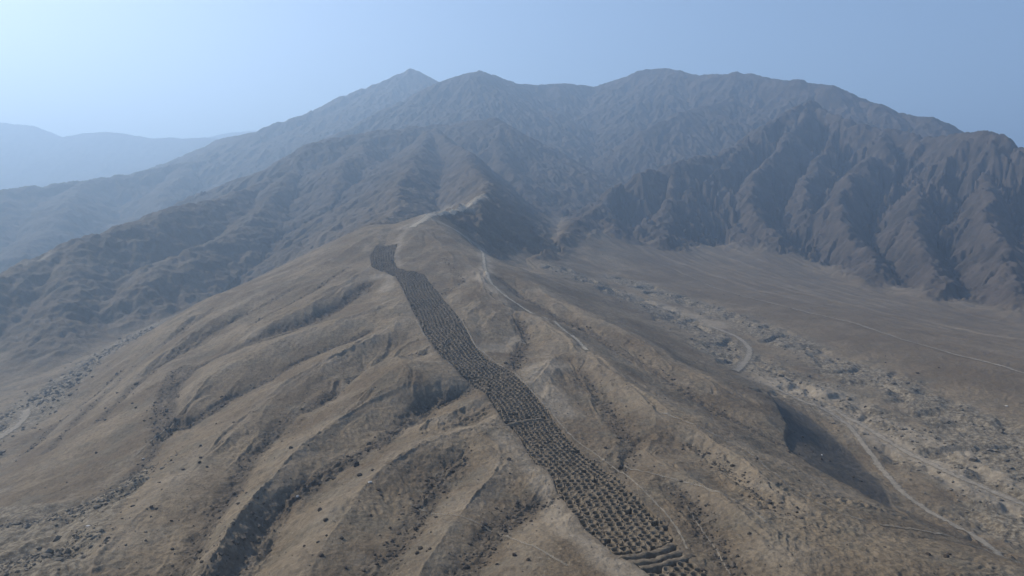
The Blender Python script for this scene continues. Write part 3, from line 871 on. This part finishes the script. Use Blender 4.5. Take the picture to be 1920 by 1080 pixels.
track('footpath', [(760, 945), (800, 957), (850, 970), (905, 986), (935, 1000), (990, 1022), (1040, 1050), (1075, 1066)], 0.48, FAINT_M)
track('footpath', [(1032, 770), (1060, 806), (1090, 835), (1125, 858), (1160, 884), (1192, 908), (1230, 945), (1258, 972), (1274, 1000), (1290, 1035)], 0.54, PATH_M)
track('footpath', [(1170, 872), (1195, 886), (1250, 895), (1300, 906), (1350, 925), (1400, 950), (1440, 985)], 0.54, FAINT_M)
track('footpath', [(240, 868), (262, 848), (280, 830), (300, 815), (318, 803), (332, 790)], 0.54, PATH_M)
track('footpath', [(1284, 945), (1310, 985), (1335, 1020), (1350, 1045), (1372, 1085)], 0.36, PATH_M)
track('footpath', [(855, 590), (872, 612), (890, 648), (905, 662), (930, 680), (962, 698), (985, 720), (1012, 748), (1032, 770)], 0.78, FAINT_M)
track('footpath', [(905, 372), (870, 388), (835, 398), (800, 409), (785, 418), (770, 430)], 7, CREST_M)
track('footpath', [(800, 409), (850, 430), (880, 448), (905, 474), (908, 500), (918, 528), (945, 556), (1000, 588), (1060, 620), (1105, 660)], 2.6, CREST_M)
track('footpath', [(1100, 456), (1180, 477), (1260, 503), (1338, 540), (1400, 558), (1500, 583), (1600, 605), (1700, 640), (1800, 668), (1935, 705)], 2.3, PATH_M)
track('footpath', [(1230, 770), (1310, 800), (1390, 840), (1440, 880), (1470, 905), (1540, 950), (1640, 985)], 0.72, FAINT_M)
track('footpath', [(1640, 985), (1760, 1003), (1850, 1030), (1930, 1062)], 0.72, PATH_M)
track('footpath', [(900, 720), (870, 700), (850, 690), (820, 660), (795, 630), (780, 600)], 0.72, FAINT_M)

# --- rocks
import bmesh
def ico(sub):
    bm = bmesh.new()
    bmesh.ops.create_icosphere(bm, subdivisions=sub, radius=1)
    V = np.array([v.co[:] for v in bm.verts]); F = np.array([[v.index for v in f.verts] for f in bm.faces])
    bm.free()
    return V, F
ICO1, ICO2 = ico(1), ico(2)
def rock(V, size, r):
    sc_ = size * r.uniform(.7, 1.25, 3) * np.array([1, 1, .75])
    d = V + .0
    for k in range(5):                                        # flat faces where the stone has split
        n = r.normal(size=3); n /= np.linalg.norm(n)
        c = r.uniform(.55, .85)
        t = d @ n
        d = d - np.clip(t - c, 0, None)[:, None] * n
    a = r.uniform(0, 6.28)
    d = d * (1 + r.normal(0, .05, len(d)))[:, None] * sc_
    return np.stack([d[:, 0] * math.cos(a) - d[:, 1] * math.sin(a), d[:, 0] * math.sin(a) + d[:, 1] * math.cos(a), d[:, 2]], 1)
def rubble(name, XYs, sizes, mat, label):
    V0, F0 = ICO1
    ok = np.min([line_dist(P, XYs[:, 0].astype(F32), XYs[:, 1].astype(F32)) - w * 1.3 for P, w in ROADS], 0) > 0
    XYs, sizes = XYs[ok], sizes[ok]
    Vs, Fs = [], []
    Z = height(XYs[:, 0], XYs[:, 1], H)
    lib = [rock(V0, 1, rng) for _ in range(40)]
    for i, (p, s_, z) in enumerate(zip(XYs, sizes, Z)):
        Vs.append(lib[i % 40] * s_ + np.array([p[0], p[1], z + CAM_Z + s_ * .15])); Fs.append(F0 + i * len(V0))
    add(name, mesh_np(name, np.concatenate(Vs), np.concatenate(Fs), mat, False), kind='stuff', label=label, category='rubble')
def along(P, n, spread):
    P = np.asarray(P)[:, :2]
    seg = np.hypot(*np.diff(P, axis=0).T); s = np.concatenate([[0], np.cumsum(seg)])
    t = rng.uniform(0, s[-1], n)
    c = np.stack([np.interp(t, s, P[:, 0]), np.interp(t, s, P[:, 1])], 1)
    return c + rng.normal(0, spread, (n, 2))
gl = [(off, P) for off, P in feat_lines if off <= -2.4]
pts = np.concatenate([along(P, int(300 * min(1.6, -off / 3)), 1.5 + .25 * -off) for off, P in gl])
rubble('gully_rubble', pts, np.exp(rng.normal(-1.35, .5, len(pts))), ROCK_BROWN, 'dark rubble lining the gullies that run down the hill')
w = np.concatenate([along(wash_lines[1], 1500, 12), along(wash_lines[2], 600, 8)])
rubble('riverbed_rubble', w, np.exp(rng.normal(-.7, .5, len(w))), ROCK_GREY, 'grey stones strewn over the dry riverbed')
q = np.array([ground_hit(u, v) for u, v in [(-20, 1000), (60, 975), (150, 960), (220, 925), (275, 880)]])
q = np.concatenate([along(q, 700, 4.5), along(np.array([ground_hit(u, v) for u, v in [(0, 1060), (100, 1040), (160, 1010)]]), 500, 6)])
rubble('streambed_rubble', q, np.exp(rng.normal(-1.15, .5, len(q))), ROCK_GREY, 'stones choking the streambed at the foot of the lowest gully')
w = along(wash_lines[0], 1300, 13)
rubble('valley_rubble', w, np.exp(rng.normal(-.2, .45, len(w))), ROCK_GREY, 'grey stones along the dry valley floor left of the hill')
n = 1300
a = np.stack([rng.uniform(-130, 90, n), rng.uniform(105, 300, n)], 1)
rubble('loose_stones', a, np.exp(rng.normal(-1.75, .5, n)), ROCK_BROWN, 'small dark stones scattered over the open hillside')

DARK_PX = [(220, 737), (250, 739), (248, 757), (255, 765), (198, 766), (270, 789), (197, 788), (180, 850), (376, 836), (321, 864), (343, 881), (376, 858), (374, 868), (388, 876),
           (199, 946), (284, 952), (293, 955), (249, 950), (321, 977), (323, 1030), (262, 900), (300, 905), (405, 795), (416, 745), (415, 763), (447, 945), (494, 945), (483, 933), (467, 945),
           (600, 957), (611, 976), (612, 1005), (545, 840), (578, 835), (602, 1042), (570, 1025), (640, 1010), (648, 1065), (695, 967), (725, 1018), (800, 1034), (806, 1030), (782, 1038), (965, 1042), (990, 1050),
           (709, 919), (714, 929), (748, 928), (699, 882), (660, 858), (651, 856), (690, 846), (1145, 650), (1100, 613), (1200, 667), (1207, 672), (1243, 695), (1252, 704), (1265, 712), (1290, 728),
           (1135, 840), (1490, 812), (1505, 820), (1510, 836), (1540, 862), (1555, 865), (1480, 848), (1498, 852), (1524, 848), (1600, 895), (1615, 903), (1660, 668), (1660, 680), (1720, 700), (1760, 690), (1810, 712), (1880, 806), (1357, 553), (1386, 555), (1130, 477),
           (1740, 1040), (1775, 1045), (1780, 1040), (1318, 1068), (30, 865), (125, 905), (85, 915), (140, 1005), (95, 975), (200, 1010)]
def hue(px): return px
boulder_proto = [rock(ICO2[0], 1, np.random.default_rng(100 + k)) for k in range(12)]
def boulder(u, v, size, mat, label, group=None):
    p = spot(u, v)
    V = boulder_proto[random.randrange(12)] * size
    me = mesh_np('boulder', V, ICO2[1], mat, False)
    o = add('boulder', me, label=label, category='boulder')
    if group: o['group'] = group
    o.location = (p[0], p[1], float(height(p[0], p[1], H)) + CAM_Z + size * .3)
    o.rotation_euler = (0, 0, random.uniform(0, 6.28))
for u, v in DARK_PX:
    if u < 640 and v > 730:
        lab, g = 'dark boulder lying on the slope left of the gullies and pits', 'dark boulders on the left slope'
    elif u < 1140 and v > 820:
        lab, g = 'dark boulder on the open ground between the left gullies and the pits', 'dark boulders left of the pits'
    elif v < 735 and u < 1300:
        lab, g = 'dark boulder in the shallow gully beyond the footpath right of the pits', 'dark boulders in the gully right of the pits'
    elif u < 1660 and v > 800:
        lab, g = 'dark boulder in the stony line down the dark scree above the riverbed', 'dark boulders on the scree'
    else:
        lab, g = 'dark boulder on the open plain beyond the dry riverbed', 'dark boulders beyond the riverbed'
    D = spot(u, v)[1]
    boulder(u, v, random.uniform(.28, .68) * (1 if D < 260 else min(2.2, D / 260)), ROCK_DARK, lab, g)
boulder(668, 874, 1.35, ROCK_DARK, 'largest dark brown boulder beside the rubble gully above the white stone')
boulder(674, 892, .95, ROCK_DARK, 'dark boulder between the largest brown boulder and the white stone')
boulder(694, 905, .55, ROCK_PALE, 'single white stone alone on the slope below two dark boulders')
boulder(165, 987, .55, ROCK_PALE, 'white stone at the mouth of the stony streambed, lower of two')
boulder(131, 963, .55, ROCK_PALE, 'white stone in the stony streambed, upper of two')
boulder(269, 861, .55, ROCK_PALE, 'pale stone at the foot of the short footpath by the left gully')
boulder(558, 932, .65, ROCK_PALE, 'pale boulder at the edge of the darkest gully rubble')
boulder(1541, 854, .45, ROCK_PALE, 'pale boulder lying among dark stones on the scree')
boulder(1887, 762, .75, ROCK_PALE, 'lone white stone on the plain right of the riverbed')

# ------------------------------------------------------------------ haze
def box(name, lo, hi):
    v = [(x, y, z) for x in (lo[0], hi[0]) for y in (lo[1], hi[1]) for z in (lo[2], hi[2])]
    f = [(0, 1, 3, 2), (4, 6, 7, 5), (0, 4, 5, 1), (2, 3, 7, 6), (0, 2, 6, 4), (1, 5, 7, 3)]
    me = bpy.data.meshes.new(name)
    me.from_pydata(v, [], f)
    return me
hz = bpy.data.materials.new('haze')
hz.use_nodes = True
nt = hz.node_tree
nt.nodes.remove(nt.nodes['Principled BSDF'])
pv = nt.nodes.new('ShaderNodeVolumePrincipled')
pv.inputs['Color'].default_value = (.47, .67, .945, 1)
pv.inputs['Density'].default_value = 3.0e-4
pv.inputs['Anisotropy'].default_value = .36
nt.links.new(pv.outputs[0], nt.nodes['Material Output'].inputs['Volume'])
print('heights', CO[:, 2].min(), CO[:, 2].max())
me = box('haze', (-11100, -11100, float(CO[:, 2].min()) - 1), (11100, 11100, float(CO[:, 2].max()) + 60))
me.materials.append(hz)
add('haze', me, kind='stuff')
